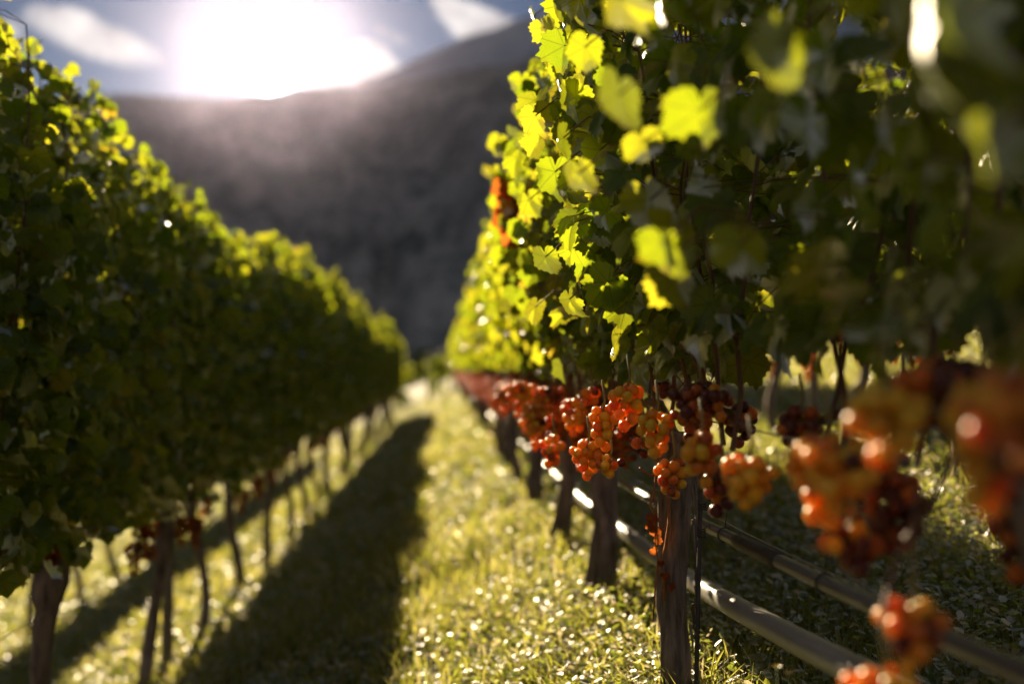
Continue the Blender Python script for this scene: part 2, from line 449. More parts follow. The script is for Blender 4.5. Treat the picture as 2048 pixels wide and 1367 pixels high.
class Leaves:
    """fast leaf collector"""
    def __init__(s): s.V = []; s.F = []; s.L = []; s.R = []; s.U = []; s.n = 0
    def add(s, tmpl, M, loc, rnd):
        V3, fs, uv = tmpl
        s.V.append(V3 @ M.T + loc); s.U.append(uv); s.R.append(np.full(len(V3), rnd))
        c = _fcache(tmpl)
        s.F.append(c[0] + s.n); s.L.append(c[1]); s.n += len(V3)
    def mesh(s, name):
        return raw_mesh(name, np.concatenate(s.V), np.concatenate(s.F), np.concatenate(s.L), np.concatenate(s.R), np.concatenate(s.U))
_fc = {}
def _fcache(t):
    k = id(t)
    if k not in _fc:
        _fc[k] = (np.array([i for f in t[1] for i in f]), np.array([len(f) for f in t[1]]))
    return _fc[k]
def basis(ydir, normal, size):
    y = ydir / np.linalg.norm(ydir); z = normal - y * np.dot(normal, y); z = z / (np.linalg.norm(z) + 1e-9)
    x = np.cross(y, z)
    return np.stack([x, y, z], 1) * size

def canopy(rs, y0, y1, height, tmpl, shoots, per_node, base=0.50, bottom=0.64, wide=0.13, lsize=(0.034, 0.052), side=0, low=0.0, taper=False, cane_z=0.50):
    """shoots rising from the cane with leaves on petioles, local coordinates (vine's foot at 0)"""
    LV = Leaves(); SH = MB()
    for k in range(shoots):
        yy = y0 + (y1 - y0) * (k + rs.uniform(0.1, 0.9)) / shoots
        x = rs.uniform(-0.02, 0.02); z = base
        top = height + rs.uniform(-0.15, 0.09) + (0.14 if rs.uniform() < 0.12 else 0)
        pts = [(x, yy, z)]; lean = rs.uniform(-0.10, 0.10); ly = rs.uniform(-0.08, 0.08); nst = 13
        pull = rs.uniform(-wide, wide)
        for q in range(1, nst + 1):
            t = q / nst
            pts.append((x + pull * math.sin(min(t * 1.7, 1.57)) + rs.uniform(-.008, .008), yy + ly * t + rs.uniform(-.008, .008), z + (top - z) * t))
        rad = [0.0042 * (1 - 0.6 * i / nst) for i in range(nst + 1)]
        SH.tube(pts, rad, 5, rs.uniform(), cap=False)
        for q in range(1, nst + 1):
            p = np.array(pts[q])
            if p[2] < bottom - 0.05 - low: continue
            for j in range(rs.poisson(per_node)):
                sd = rs.choice([-1, 1]) if side == 0 or rs.uniform() < 0.3 else side
                t = (p[2] - base) / max(0.2, height - base)
                out = wide * (1.25 - 0.9 * max(0, t - 0.72) / 0.28) * rs.uniform(0.15, 1.12)
                c = p + np.array([0, rs.uniform(-.05, .05), rs.uniform(-.04, .04)])
                out *= 0.42 + 0.58 * min(1.0, max(0.0, (c[2] - bottom) / 0.26)) if taper else 1.0
                end = np.array([sd * out + p[0] * 0.45, c[1] + rs.uniform(-.05, .05), c[2] + rs.uniform(-.03, .045)])
                if end[2] < bottom - low * rs.uniform(): continue
                outv = np.array([sd * rs.uniform(0.1, 1.0), rs.uniform(-.8, .8), rs.uniform(-1.3, -0.1)])
                nrm = np.array([sd * rs.uniform(-0.2, 1.1), rs.uniform(-1.0, 1.0), rs.uniform(-0.2, 1.0)])
                if rs.uniform() < 0.5: nrm = nrm * 0.6 + np.array([-0.35 * sd * sd, 0.9, 0.35])
                sz = rs.uniform(*lsize) * (1.0 if t < 0.8 else 0.78)
                r = rs.beta(1.5, 1.7) * 0.95 if rs.uniform() > 0.025 else 1.0
                LV.add(tmpl[rs.integers(len(tmpl))], basis(outv, nrm, sz), end, r)
                if rs.uniform() < 0.45:
                    mid = (p + end) / 2 + np.array([0, 0, 0.01])
                    SH.tube([p, mid, end], 0.0012, 3, 0.5, cap=False)
    return LV, SH

def smooth_path(pts, n=8):
    out = []
    P = [Vector(p) for p in pts]; P = [P[0] * 2 - P[1]] + P + [P[-1] * 2 - P[-2]]
    for i in range(1, len(P) - 2):
        for k in range(n):
            t = k / n
            out.append(0.5 * ((2 * P[i]) + (-P[i - 1] + P[i + 1]) * t + (2 * P[i - 1] - 5 * P[i] + 4 * P[i + 1] - P[i + 2]) * t * t + (-P[i - 1] + 3 * P[i] - 3 * P[i + 1] + P[i + 2]) * t ** 3))
    out.append(P[-2]); return out
_ico = {}
def ico(sub):
    if sub in _ico: return _ico[sub]
    import bmesh
    bm = bmesh.new(); bmesh.ops.create_icosphere(bm, subdivisions=sub, radius=1.0)
    v = np.array([tuple(x.co) for x in bm.verts]); f = np.array([[q.index for q in x.verts] for x in bm.faces]); bm.free()
    _ico[sub] = (v, f); return _ico[sub]
def bunch_mesh(name, rs, length, width, nb, r, sub=2, wing=True, tone=0.5):
    """a tight hanging bunch; origin where it hangs"""
    pts = []; tries = 0; wd = rs.choice([-1, 1]) * width * 0.8
    while len(pts) < nb and tries < 9000:
        tries += 1
        t = rs.uniform(0, 1) ** 0.85
        prof = width * (min(1, 0.45 + t * 2.2) * (1 - 0.72 * max(0, t - 0.25) / 0.75))
        a = rs.uniform(0, 6.283); q = prof * math.sqrt(rs.uniform(0.12, 1))
        c = np.array([q * math.cos(a), q * math.sin(a), -0.015 - t * length])
        if wing and rs.uniform() < 0.18:
            c = np.array([rs.normal(0, .012), wd + rs.normal(0, .014), -0.02 - rs.uniform(0, .45) * length])
        if all(np.dot(c - p, c - p) > (1.74 * r) ** 2 for p in pts): pts.append(c)
    v, f = ico(sub); m = len(v)
    V_ = []; R_ = []
    for p in pts:
        k = r * rs.uniform(0.82, 1.08); sc = np.array([k, k, k * rs.uniform(1.0, 1.1)])
        V_.append(v * sc + p)
        R_.append(np.full(m, np.clip(rs.normal(tone, 0.22), 0, 0.93) if rs.uniform() > 0.04 else 1.0))
    F = np.concatenate([f + i * m for i in range(len(pts))])
    me = raw_mesh(name, np.concatenate(V_), F.ravel(), np.full(len(F), 3), np.concatenate(R_), np.zeros((len(pts) * m, 3)))
    st = MB(); st.tube([(0, 0, 0.035), (0.004, 0, 0.0), (0, 0.003, -length * 0.4), (0, 0, -length * 0.95)], [0.0022, 0.002, 0.0018, 0.001], 6)
    for p in pts[:60]:
        st.tube([(0, 0, min(-0.004, p[2] + 0.012)), tuple(p * 0.8 + np.array([0, 0, 0.2 * p[2]]))], 0.0009, 4, cap=False)
    return me, st.mesh(name + "_stem")

def trunk_mesh(name, rs, h=0.52, r=0.036, hi=True, lean=(0, 0), bend=1.0):
    sides, rings = (72, 90) if hi else (12, 12)
    t = np.linspace(0, 1, rings); A = np.linspace(0, 2 * np.pi, sides, endpoint=False)
    w1, w2, p1, p2 = rs.uniform(0.006, 0.022), rs.uniform(0.006, 0.022), rs.uniform(0, 6), rs.uniform(0, 6)
    w1 *= bend; w2 *= bend
    cx = w1 * np.sin(t * 5 + p1) - w1 * math.sin(p1) + lean[0] * t; cyy = w2 * np.sin(t * 6 + p2) - w2 * math.sin(p2) + lean[1] * t
    rad = r * (1.18 - 0.35 * np.sin(np.pi * np.clip(t, 0, 1)) + 0.30 * np.exp(-((t - 0.93) / 0.09) ** 2)) * np.where(t > 0.97, 0.75, 1)
    TT, AA = np.meshgrid(t, A, indexing='ij')
    ridg = 0.6 * fbm(AA * 3.5 + 1.2 * np.sin(TT * 5), TT * 5 + 7, 4, rs.integers(99)) + 0.4 * (1 - np.abs(2 * fbm(AA * 9 + 1.5 * np.sin(TT * 6), TT * 4, 3, 5) - 1)); seam = 1 - np.abs(ridg - 0.5) * 4
    knob = vnoise(AA * 1.1 + 3, TT * 6 + p1, 9) ** 3
    wob = 0.88 + 0.42 * (ridg - 0.5) + 0.55 * knob + 0.10 * seam * (vnoise(AA * 6, TT * 9, 3))
    wob = np.where(AA > 5.9, (wob + wob[:, :1]) / 2, wob)
    RRr = rad[:, None] * wob
    V_ = np.stack([cx[:, None] + RRr * np.cos(AA), cyy[:, None] + RRr * np.sin(AA), -0.03 + TT * (h + 0.03)], -1).reshape(-1, 3)
    i = np.arange(rings * sides).reshape(rings, sides); j = np.roll(i, -1, 1)
    q = np.stack([i[:-1], j[:-1], j[1:], i[1:]], -1).reshape(-1)
    flat = np.concatenate([q, i[-1]]); lens = np.concatenate([np.full((rings - 1) * sides, 4), [sides]])
    return raw_mesh(name, V_, flat, lens), (cx[-1], cyy[-1], h)
def cane_mesh(name, rs, head, y0, y1, hz=0.53):
    mb = MB()
    for e in (y0, y1):
        n_ = 9; pts = []
        for i in range(n_):
            t = i / (n_ - 1)
            pts.append((head[0] * (1 - t) + rs.uniform(-.006, .006), head[1] + (e - head[1]) * t, head[2] - 0.03 + (hz - head[2] + 0.03) * min(1, t * 2.5) + 0.02 * math.sin(t * 3) + rs.uniform(-.004, .004)))
        mb.tube(pts, [0.013 * (1 - 0.55 * i / n_) for i in range(n_)], 8, 0.5, rough=0.25)
    return mb.mesh(name)

ORD = ['', 'first', 'second', 'third', 'fourth', 'fifth', 'sixth', 'seventh', 'eighth', 'ninth', 'tenth', 'eleventh', 'twelfth', 'thirteenth',
       'fourteenth', 'fifteenth', 'sixteenth', 'seventeenth', 'eighteenth', 'nineteenth', 'twentieth', 'twenty-first', 'twenty-second', 'twenty-third',
       'twenty-fourth', 'twenty-fifth', 'twenty-sixth', 'twenty-seventh', 'twenty-eighth', 'twenty-ninth', 'thirtieth', 'thirty-first', 'thirty-second',
       'thirty-third', 'thirty-fourth', 'thirty-fifth', 'thirty-sixth']
RX, LX = 0.42, -1.07
STEP = 0.85
BR = 0.0093                                   # berry radius
# bunch variants shared by the rows
BV = []
for i in range(8):
    rs = np.random.default_rng(300 + i)
    BV.append(bunch_mesh("grape_bunch", rs, rs.uniform(0.09, 0.14), rs.uniform(0.026, 0.034), int(rs.integers(42, 62)), BR, 1, tone=rs.uniform(.3, .6)))
def put_bunch(vine, me, st, loc, rot, mat, label=None):
    b = link("grape_bunch", me, mat, vine, loc); b.rotation_euler = rot
    s_ = link("stem", st, STEM, b)
    if label: b['label'] = label
    return b

# ---- near vines of the right row: each with its own meshes
right_y = [0.82, 1.80, 2.655, 3.47, 4.40]
# bunches placed one by one: (px, py of the top, px/py of the bottom row, distance, width factor, tone, berries)
HERO = [  # px, ytop, ybottom, Y, width m, tone
    (1312, 806, 922, 1.72, 0.026, 0.10), (1255, 752, 868, 1.80, 0.026, 0.25), (1205, 800, 905, 1.95, 0.024, 0.20),
    (1345, 905, 1000, 1.66, 0.026, 0.42), (1395, 752, 905, 1.55, 0.030, 0.72), (1400, 850, 985, 1.50, 0.024, 0.35), (1440, 905, 1035, 1.45, 0.025, 0.80),
    (1498, 890, 1035, 1.33, 0.031, 0.18), (1650, 845, 1070, 1.08, 0.034, 0.35), (1770, 745, 950, 0.86, 0.026, 0.20),
    (1700, 860, 1075, 1.20, 0.036, 0.85), (1600, 800, 930, 1.35, 0.030, 0.85), (1790, 930, 1120, 1.05, 0.032, 0.88),
  (2040, 900, 1180, 0.95, 0.034, 0.9), (1905, 690, 850, 1.0, 0.034, 0.85), (1480, 790, 900, 1.6, 0.026, 0.85),
  (1965, 735, 1045, 0.76, 0.026, 0.30), (1822, 1180, 1345, 0.95, 0.027, 0.30), (1765, 1315, 1480, 0.93, 0.030, 0.35),
    (1150, 790, 880, 2.35, 0.026, 0.40), (1175, 870, 965, 2.15, 0.030, 0.25), (1220, 900, 960, 2.05, 0.022, 0.3), (1105, 860, 940, 2.5, 0.024, 0.3),
    (1180, 765, 800, 2.2, 0.02, 0.6), (1700, 1030, 1160, 1.02, 0.026, 0.75), (1850, 700, 860, 0.95, 0.03, 0.7), (1330, 752, 800, 1.95, 0.02, 0.85), (1285, 860, 900, 1.9, 0.02, 0.7),
    (1040, 755, 830, 3.2, 0.028, 0.35), (1070, 800, 905, 3.0, 0.026, 0.3), (1010, 765, 830, 3.7, 0.03, 0.3), (1100, 765, 850, 2.8, 0.028, 0.5), (2030, 720, 980, 0.62, 0.03, 0.5)]
vines = []
def new_vine(name, x, y, label, group):
    v = bpy.data.objects.new(name, None); COL.objects.link(v)
    v.location = (x, y, float(ground(x))); v.empty_display_size = 0.2
    tag(v, label, 'grapevine', group)
    return v
near_labels = ["nearest grapevine, big blurred leaves and large orange bunches close beside the lens",
               "grapevine with rough fissured trunk beside the thin metal stake, golden bunches in focus",
               "grapevine with thick dark gnarled trunk just beyond the one beside the metal stake",
               "grapevine with a slim leaning trunk, third along the path on the orange grape side",
               "grapevine with orange sunlit trunk edge and reddish bunches, fourth beyond the nearest one"]
rs0 = np.random.default_rng(77)
for i, y in enumerate(right_y):
    rs = np.random.default_rng(500 + i)
    vx = [0.50, 0.428, 0.42, 0.42, 0.42][i]
    v = new_vine("grapevine", vx, y, near_labels[i], 'grapevines of the row right of the path')
    tm, head = trunk_mesh("trunk", rs, 0.50, [0.030, 0.0275, 0.036, 0.03, 0.034][i], True, [(0, 0), (0.004, 0), (-0.02, 0.02), (-0.015, -0.03), (0, 0)][i], 0.25 if i == 1 else 1.7)
    link("trunk", tm, BARK, v)
    y0, y1 = (-0.43, 0.43) if i else (-0.60, 0.49)
    link("cane", cane_mesh("cane", rs, head, y0, y1), CANE, v)
    tm_ = LHI if i < 4 else LMD; ls_ = (0.034, 0.052) if i < 2 else (0.029, 0.046)
    hi_ = 1.46
    LV, SH = canopy(rs, y0, y1, hi_, tm_, (12, 12, 13, 14, 14)[i], (4.6, 4.8, 5.6, 6.4, 7.0)[i], wide=(0.165, 0.15, 0.148, 0.142, 0.14)[i], low=0.03, taper=True, lsize=ls_)
    # leaves that stand out from the sunny face
    pts = []
    if i < 4:
        for k in range((20, 24, 24, 26)[i]):
            pts.append((rs.uniform(0.165, 0.26), rs.uniform(max(0.95, y + y0), y + y1), rs.uniform(0.72, 1.42), rs.uniform(0.030, 0.050)))
    HL = [(1300, 400, .25, .055), (1335, 470, .26, .05), (1290, 620, .27, .052), (1130, 690, .27, .045), (1125, 735, .27, .042), (1855, 70, .30, .06), (1930, 30, .30, .055),
          (1480, 490, .29, .040), (1985, 280, .31, .035), (1200, 300, .24, .045), (1250, 120, .25, .05), (1400, 220, .26, .045), (1560, 90, .28, .045),  (1210, 560, .27, .04), (1345, 560, .27, .04)]
    for (a, b, lx, sz) in HL:
        Yl = lx * FPX / (a - VPX); q = atx(a, b, lx)
        if y + y0 <= q.y < y + y1: pts.append((lx, q.y, q.z, sz))
    for (lx, ly_, lz, sz) in pts:
        loc = np.array([lx, ly_, lz]) - np.array(v.location)
        nrm = np.array(SUN) + rs.normal(0, .5, 3) + np.array([-0.5, 0, 0])
        LV.add(LHI[rs.integers(7)], basis(np.array([rs.uniform(-.5, .5), rs.uniform(-.3, .3), -1.0]), nrm, sz), loc, rs.uniform(.25, .9))
        SH.tube([loc, loc + np.array([.04, .01, .035]), loc + np.array([.10, .02, .03])], 0.0013, 4, .5, cap=False)
    link("foliage", LV.mesh("foliage"), LEAF, v)
    link("shoots", SH.mesh("shoots"), CANE, v)
    vines.append(v)
for i, (px, y0, y1, Yd, wd, tone) in enumerate(HERO):
    Yd *= 0.86 if tone < 0.4 else 0.95; p = at(px, y0, Yd); L = max(0.03, (y1 - y0) * Yd / FPX - 0.022)
    rs = np.random.default_rng(900 + i)
    me, st = bunch_mesh("grape_bunch", rs, L, wd, int(20 + 2.6 * L * wd / (BR * BR) * 0.9), BR * rs.uniform(0.94, 1.06), 3 if Yd < 2.4 else 2, wing=L > 0.08, tone=tone)
    v = min(vines, key=lambda q: abs(q.location.y - p.y))
    put_bunch(v, me, st, p - v.location, (0, 0, 0), BERRY)
for i, v in enumerate(vines[2:]):
    rs = np.random.default_rng(50 + i)
    for k in range(12):
        me, st = BV[rs.integers(8)]
        put_bunch(v, me, st, (rs.uniform(-.085, .04), rs.uniform(-.4, .4), rs.uniform(0.47, 0.60)), (0, 0, rs.uniform(0, 6)), BERRYF)

# the low bunches at bottom right hang from a drooping shoot
mb = MB(); lo = vines[0]
for (a, b, Yd) in ((1822, 1180, .95 * .9), (1765, 1315, .93 * .9)):
    q = at(a, b, Yd * .86 / .9) - lo.location; q.z += 0.03
    mb.tube(smooth_path([(-.01, q.y + .12, .52), (q.x * .5, q.y + .07, .47), (q.x * .8, q.y + .03, max(q.z + .05, .36)), tuple(q)], 5), .0024, 6, .5)
link("shoots", mb.mesh("shoots"), CANE, lo)

# ---- far vines: five kinds with their parts, then copies
protos = []
def make_proto(k, mid, left=False):
    rs = np.random.default_rng(700 + k)
    parts = []
    cz = 0.66 if left else 0.50
    tm, head = trunk_mesh("trunk", rs, cz, rs.uniform(0.020, 0.034), False, (rs.uniform(-.05, .05), rs.uniform(-.09, .09)), 1.8)
    parts.append(("trunk", tm, BARK, None))
    parts.append(("cane", cane_mesh("cane", rs, head, -0.43, 0.43, cz + 0.03), CANE, None))
    LV, SH = canopy(rs, -0.43, 0.43, 1.90 if left else 1.44, LMD if mid else LLO, 14, 9.5 if left else 7.0, base=cz, bottom=0.74 if left else 0.64, wide=0.14 if left else 0.14, low=0.05 if left else 0.04, lsize=(0.030, 0.046) if left else (0.027, 0.043), taper=not left)
    parts.append(("foliage", LV.mesh("foliage"), LEAF, None))
    parts.append(("shoots", SH.mesh("shoots"), CANE, None))
    bs = []
    for j in range(13):
        bs.append((rs.integers(8), (rs.choice([-1, -1, 1]) * rs.uniform(.01, .085), rs.uniform(-.42, .42), cz + rs.uniform(-.07, .10)), rs.uniform(0, 6)))
    return parts, bs
for k in range(5): protos.append(make_proto(k, True))
for k in range(5, 9): protos.append(make_proto(k, False))
for k in range(9, 14): protos.append(make_proto(k, True, True))
for k in range(14, 17): protos.append(make_proto(k, False, True))
def build_vine(kind, x, y, label, group, flip=False, nb=8, stems=True):
    parts, bs = protos[kind]
    v = new_vine("grapevine", x, y, label, group)
    v.scale = (-1 if flip else 1, 1, (0.96 + 0.07 * random.random()) if x > 0 else (0.91 + 0.14 * random.random()))
    for nm, me, mt, _ in parts: link(nm, me, mt, v)
    for bi, loc, rz in bs[:nb]:
        me, st = BV[bi]
        b = link("grape_bunch", me, BERRYF, v, loc); b.rotation_euler.z = rz
        if stems: link("stem", st, STEM, b)
    return v
def row(x, ys, start, side, group, near_kinds=8.0, stems=6.0, nb=10):
    for i, y in enumerate(ys):
        k = random.randrange(5) if y < near_kinds else 5 + random.randrange(4)
        if x < 0: k = 9 + random.randrange(5) if y < near_kinds else 14 + random.randrange(3)
        build_vine(k, x, y, side % ORD[start + i], group, random.random() < 0.3, nb, y < stems)
ys = [4.40 + STEP * (i + 1) for i in range(26)]
row(RX, ys, 6, 'grapevine with sunlit yellow-green leaves, %s from the camera in the row right of the path', 'grapevines of the row right of the path', 9, 7)
ys = [1.15 + STEP * i for i in range(25)]
row(LX, ys, 1, 'shaded grapevine, %s from the camera in the row left of the path', 'grapevines of the row left of the path', 9, 4, 4)
ys = [2.2 + STEP * i for i in range(22)]
row(RX + 1.21, ys, 1, 'grapevine seen under the leaves uphill, %s from the camera in the second row right', 'grapevines of the second row right of the path', 6, 3, 5)
ys = [2.4 + STEP * i for i in range(20)]
row(LX - 1.55, ys, 1, 'grapevine behind the shaded row, %s from the camera in the second row left', 'grapevines of the second row left of the path', 3, 0, 4)

# dried red-brown leaves hanging on the face of the right row
v4 = vines[3]
p = at(1010, 372, 2.85)
DL = Leaves(); rs = np.random.default_rng(3)
for (dx, dz, s_) in ((0.0, 0.0, 0.05), (0.02, -0.05, 0.06), (-0.005, -0.09, 0.05), (0.02, -0.14, 0.045), (0.03, -0.01, .05)):
    DL.add(LHI[rs.integers(7)], basis(np.array([rs.uniform(-.4, .4), rs.uniform(-.3, .3), -1]), np.array([rs.uniform(-.3, .6), -1, rs.uniform(-.3, .3)]), s_),
           np.array([p.x + dx, p.y, p.z + dz]) - np.array(v4.location), rs.uniform())
d = link("dried_leaf", DL.mesh("dried_leaf"), DRYLEAF, v4); d['label'] = 'curled red-brown dried leaves on the sunlit face'

# shaggy orange tendrils on the trunk in focus
v2 = vines[1]; mb = MB(); rs = np.random.default_rng(8)
for (pp, rr) in (([(1318, 905), (1312, 950), (1306, 985), (1300, 1010), (1318, 1040), (1330, 1065)], 0.0016),
                 ([(1322, 930), (1334, 975), (1338, 1010), (1340, 1045), (1332, 1090), (1320, 1130), (1326, 1165), (1332, 1200)], 0.0018),
                 ([(1308, 985), (1314, 1030), (1308, 1080), (1316, 1120), (1310, 1190), (1306, 1240)], 0.0012),
                 ([(1280, 935), (1300, 950), (1316, 948), (1330, 940)], 0.0016)):
    pts = [at(a + rs.uniform(-2, 2), b, 1.765 + rs.uniform(-.006, .006)) - v2.location for a, b in pp]
    mb.tube(pts, [rr * rs.uniform(0.8, 1.6) for _ in pts], 5, 0.5, rough=0.8)
tn = link("tendril", mb.mesh("tendril"), TENDRIL, v2); tn['label'] = 'dry orange tendrils hanging on the trunk'
DL = Leaves()
for (a, b, s_) in ((1305, 1035, 0.012), (1312, 1060, .012), (1330, 1150, .010), (1340, 1172, .010), (1300, 1050, .009), (1316, 1080, .008), (1308, 1100, .009), (1322, 1125, .007)):
    q = at(a, b, 1.76) - v2.location
    DL.add(LHI[rs.integers(7)], basis(np.array([rs.uniform(-.6, .6), 0, -1]), np.array([rs.uniform(-.6, .6), -1, .3]), s_ * 1.2), np.array(q), rs.uniform())
link("dried_leaf", DL.mesh("dried_leaf"), DRYLEAF, v2)
# loose bark strips
mb = MB()
for k in range(26):
    a = rs.uniform(-2.6, 0.4); z = rs.uniform(0.05, 0.46); l = rs.uniform(0.03, 0.10); r_ = 0.033
    c, s_ = math.cos(a), math.sin(a)
    mb.tube([(r_ * c, r_ * s_, z), ((r_ + .004) * c, (r_ + .004) * s_, z - l * .6), ((r_ + rs.uniform(.002, .014)) * c, (r_ + .006) * s_, z - l)], [.0025, .002, .0006], 4, .5, rough=.6)
link("loose_bark", mb.mesh("loose_bark"), BARK, v2)

# ------------------------------------------------------------------ pipes, wires, stakes
def px_path(l, X): return [atx(a, b, X) for a, b in l]
pl = px_path([(1150, 985), (1220, 1040), (1300, 1103), (1400, 1172), (1560, 1262), (1720, 1345), (2000, 1478), (2600, 1740)], 0.505)
pl = [Vector((0.505, 26, 0.10)), Vector((0.505, 12, 0.12)), Vector((.505, 6, 0.14))] + pl
mb = MB(); mb.tube(smooth_path(pl, 10), 0.0195, 20, .5)
o = link("irrigation_pipe", mb.mesh("irrigation_pipe"), PIPE); tag(o, "thick grey pipe running low behind the vine trunks, dappled with leaf shadows", "pipe")
pu = px_path([(1240, 962), (1310, 1003), (1380, 1036), (1480, 1084), (1600, 1142), (1750, 1214), (1950, 1305), (2600, 1600)], 0.515)
pu = [Vector((0.515, 26, 0.30)), Vector((0.515, 8, 0.28)), Vector((.515, 4.5, 0.285))] + pu
mb = MB(); mb.tube(smooth_path(pu, 10), 0.0115, 16, .5)
o = link("irrigation_hose", mb.mesh("irrigation_hose"), HOSE); tag(o, "thinner dark glossy hose strung above the thick grey pipe", "hose")
# coupling sleeve on the hose
mb = MB(); a, b = atx(1475, 1081, .515), atx(1560, 1122, .515)
mb.tube([a, a * .9 + b * .1, a * .1 + b * .9, b], [.0125, .0145, .0145, .0125], 14)
sl_ = link("sleeve", mb.mesh("sleeve"), METAL, o)
mb = MB(); wpts = [Vector((0.52, 26, 0.36)), Vector((.52, 5, 0.345))] + px_path([(1240, 942), (1390, 1012), (1500, 1070), (1700, 1165), (1760, 1190), (2100, 1360)], 0.52)
mb.tube(smooth_path(wpts, 6), 0.0014, 6)
o = link("wire", mb.mesh("wire"), WIRE); tag(o, "thin carrier wire stretched just above the dark hose", "wire")
for (x, hz, lab) in ((RX, 0.53, "fruiting wire carrying the canes above the grey pipe"), (RX, 0.95, "catch wire hidden inside the sunlit leaf wall right of the path"),
                     (LX, 0.53, "fruiting wire under the shaded leaf wall left of the path"), (RX + 1.21, 0.53, "fruiting wire of the second row uphill right")):
    mb = MB(); gz = float(ground(x)) + hz
    mb.tube([(x + .012, .2 + 26 * i / 14, gz + 0.006 * math.sin(i * 2.1)) for i in range(15)], 0.0013, 6)
    o = link("wire", mb.mesh("wire"), WIRE); tag(o, lab, "wire", "trellis wires")
# hangers that hold the hose to its carrier wire
hose = bpy.data.objects["irrigation_hose"]
for (a, b) in ((1300, 998), (1450, 1069), (1650, 1166)):
    c = atx(a, b, .515); mb = MB(); pts = []
    for k in range(13):
        t = k / 12 * 6.283; pts.append(c + Vector((0.0135 * math.cos(t), 0, 0.0135 * math.sin(t))))
    mb.tube(pts, 0.0014, 5, cap=False); mb.tube([c + Vector((0, 0, .013)), c + Vector((.004, 0, .04))], 0.0011, 5)
    link("hanger", mb.mesh("hanger"), METAL, hose)
# metal stake with wire twists
p0, p1 = at(1392, 1390, 1.72), at(1408, 700, 1.72)
mb = MB(); mb.tube([p0 - Vector((0, 0, 0.08)), p0, p1], 0.0042, 8)
o = link("metal_stake", mb.mesh("metal_stake"), METAL); tag(o, "thin dark metal stake just right of the rough trunk in focus", "stake")
for (a, b, n_) in ((1403, 1075, 4), (1405, 1020, 3)):
    mb = MB(); c = at(a, b, 1.72); pts = []
    for k in range(n_ * 10 + 1):
        t = k / 10 * 6.283; pts.append(c + Vector((0.0075 * math.cos(t), 0.0075 * math.sin(t), 0.0045 * k / 10)))
    pts += [pts[-1] + Vector((0.01, 0.01, 0.004)), pts[-1] + Vector((0.012, 0.022, -0.004))]
    mb.tube(pts, 0.0012, 5); link("wire_twist", mb.mesh("wire_twist"), METAL, o)
# grey trellis post and stakes in the second row
def post(x, y, h, r, label, mat=POST, sides=12):
    z = float(ground(x)); mb = MB()
    mb.tube([(x, y, z - 0.1), (x, y, z + h * .5), (x + 0.004, y, z + h - 0.01), (x + 0.004, y, z + h)], [r * 1.03, r, r * .97, r * .8], sides, rough=0.04)
    o = link("trellis_post", mb.mesh("trellis_post"), mat)
    tag(o, label, "post", "trellis posts"); return o
post(1.63, 4.28, 1.5, 0.022, "pale grey post in the second row, seen through the gap below the near leaves")
post(1.66, 6.9, 1.5, 0.024, "farther pale post of the second row uphill, half hidden by grapes")
post(LX, 4.0, 1.9, 0.022, "dark post in the shaded row left of the path, nearest the camera")
post(LX, 9.2, 1.9, 0.022, "dark post midway along the shaded row left of the path")
post(0.44, 6.4, 1.45, 0.022, "post among the orange grapes, midway along the row right of the path")
# white ties
for (a, b, Yd, wpx, lab) in ((1497, 706, 1.75, 30, "white tie looped round two shoots under the near leaves"), (1600, 676, 3.9, 24, "white tie on the second row shoots, seen through the gap")):
    c = at(a, b, Yd); wd = wpx * Yd / FPX / 2 * 1.2; mb = MB(); pts = []
    for k in range(17):
        t = math.pi + math.pi * 2 * k / 16
        pts.append(c + Vector((wd * math.cos(t), wd * 0.5 * math.sin(t), 0.004 * math.sin(t * 2))))
    mb.tube(pts, 0.0022, 6, cap=False)
    o = link("shoot_tie", mb.mesh("shoot_tie"), TIE); tag(o, lab, "tie", "white shoot ties")
# leaning end strut and post where the rows end
mb = MB(); e1, e2 = at(846, 719, 27), at(912, 694, 27)
mb.tube([e1, (e1 + e2) / 2, e2], [.05, .06, .06], 10, rough=.1)
o = link("end_strut", mb.mesh("end_strut"), POST); tag(o, "pale wooden beam slanting across the far end of the path", "beam")
for (a, s_) in ((858, 0), (906, 1)):
    q = at(a, 716 if s_ == 0 else 697, 27); zz = float(ground(q.x)); mb = MB()
    mb.tube([(q.x, 27.03, zz - .2), (q.x, 27.03, q.z)], .05, 8)
    link("support_post", mb.mesh("support_post"), POST, o)

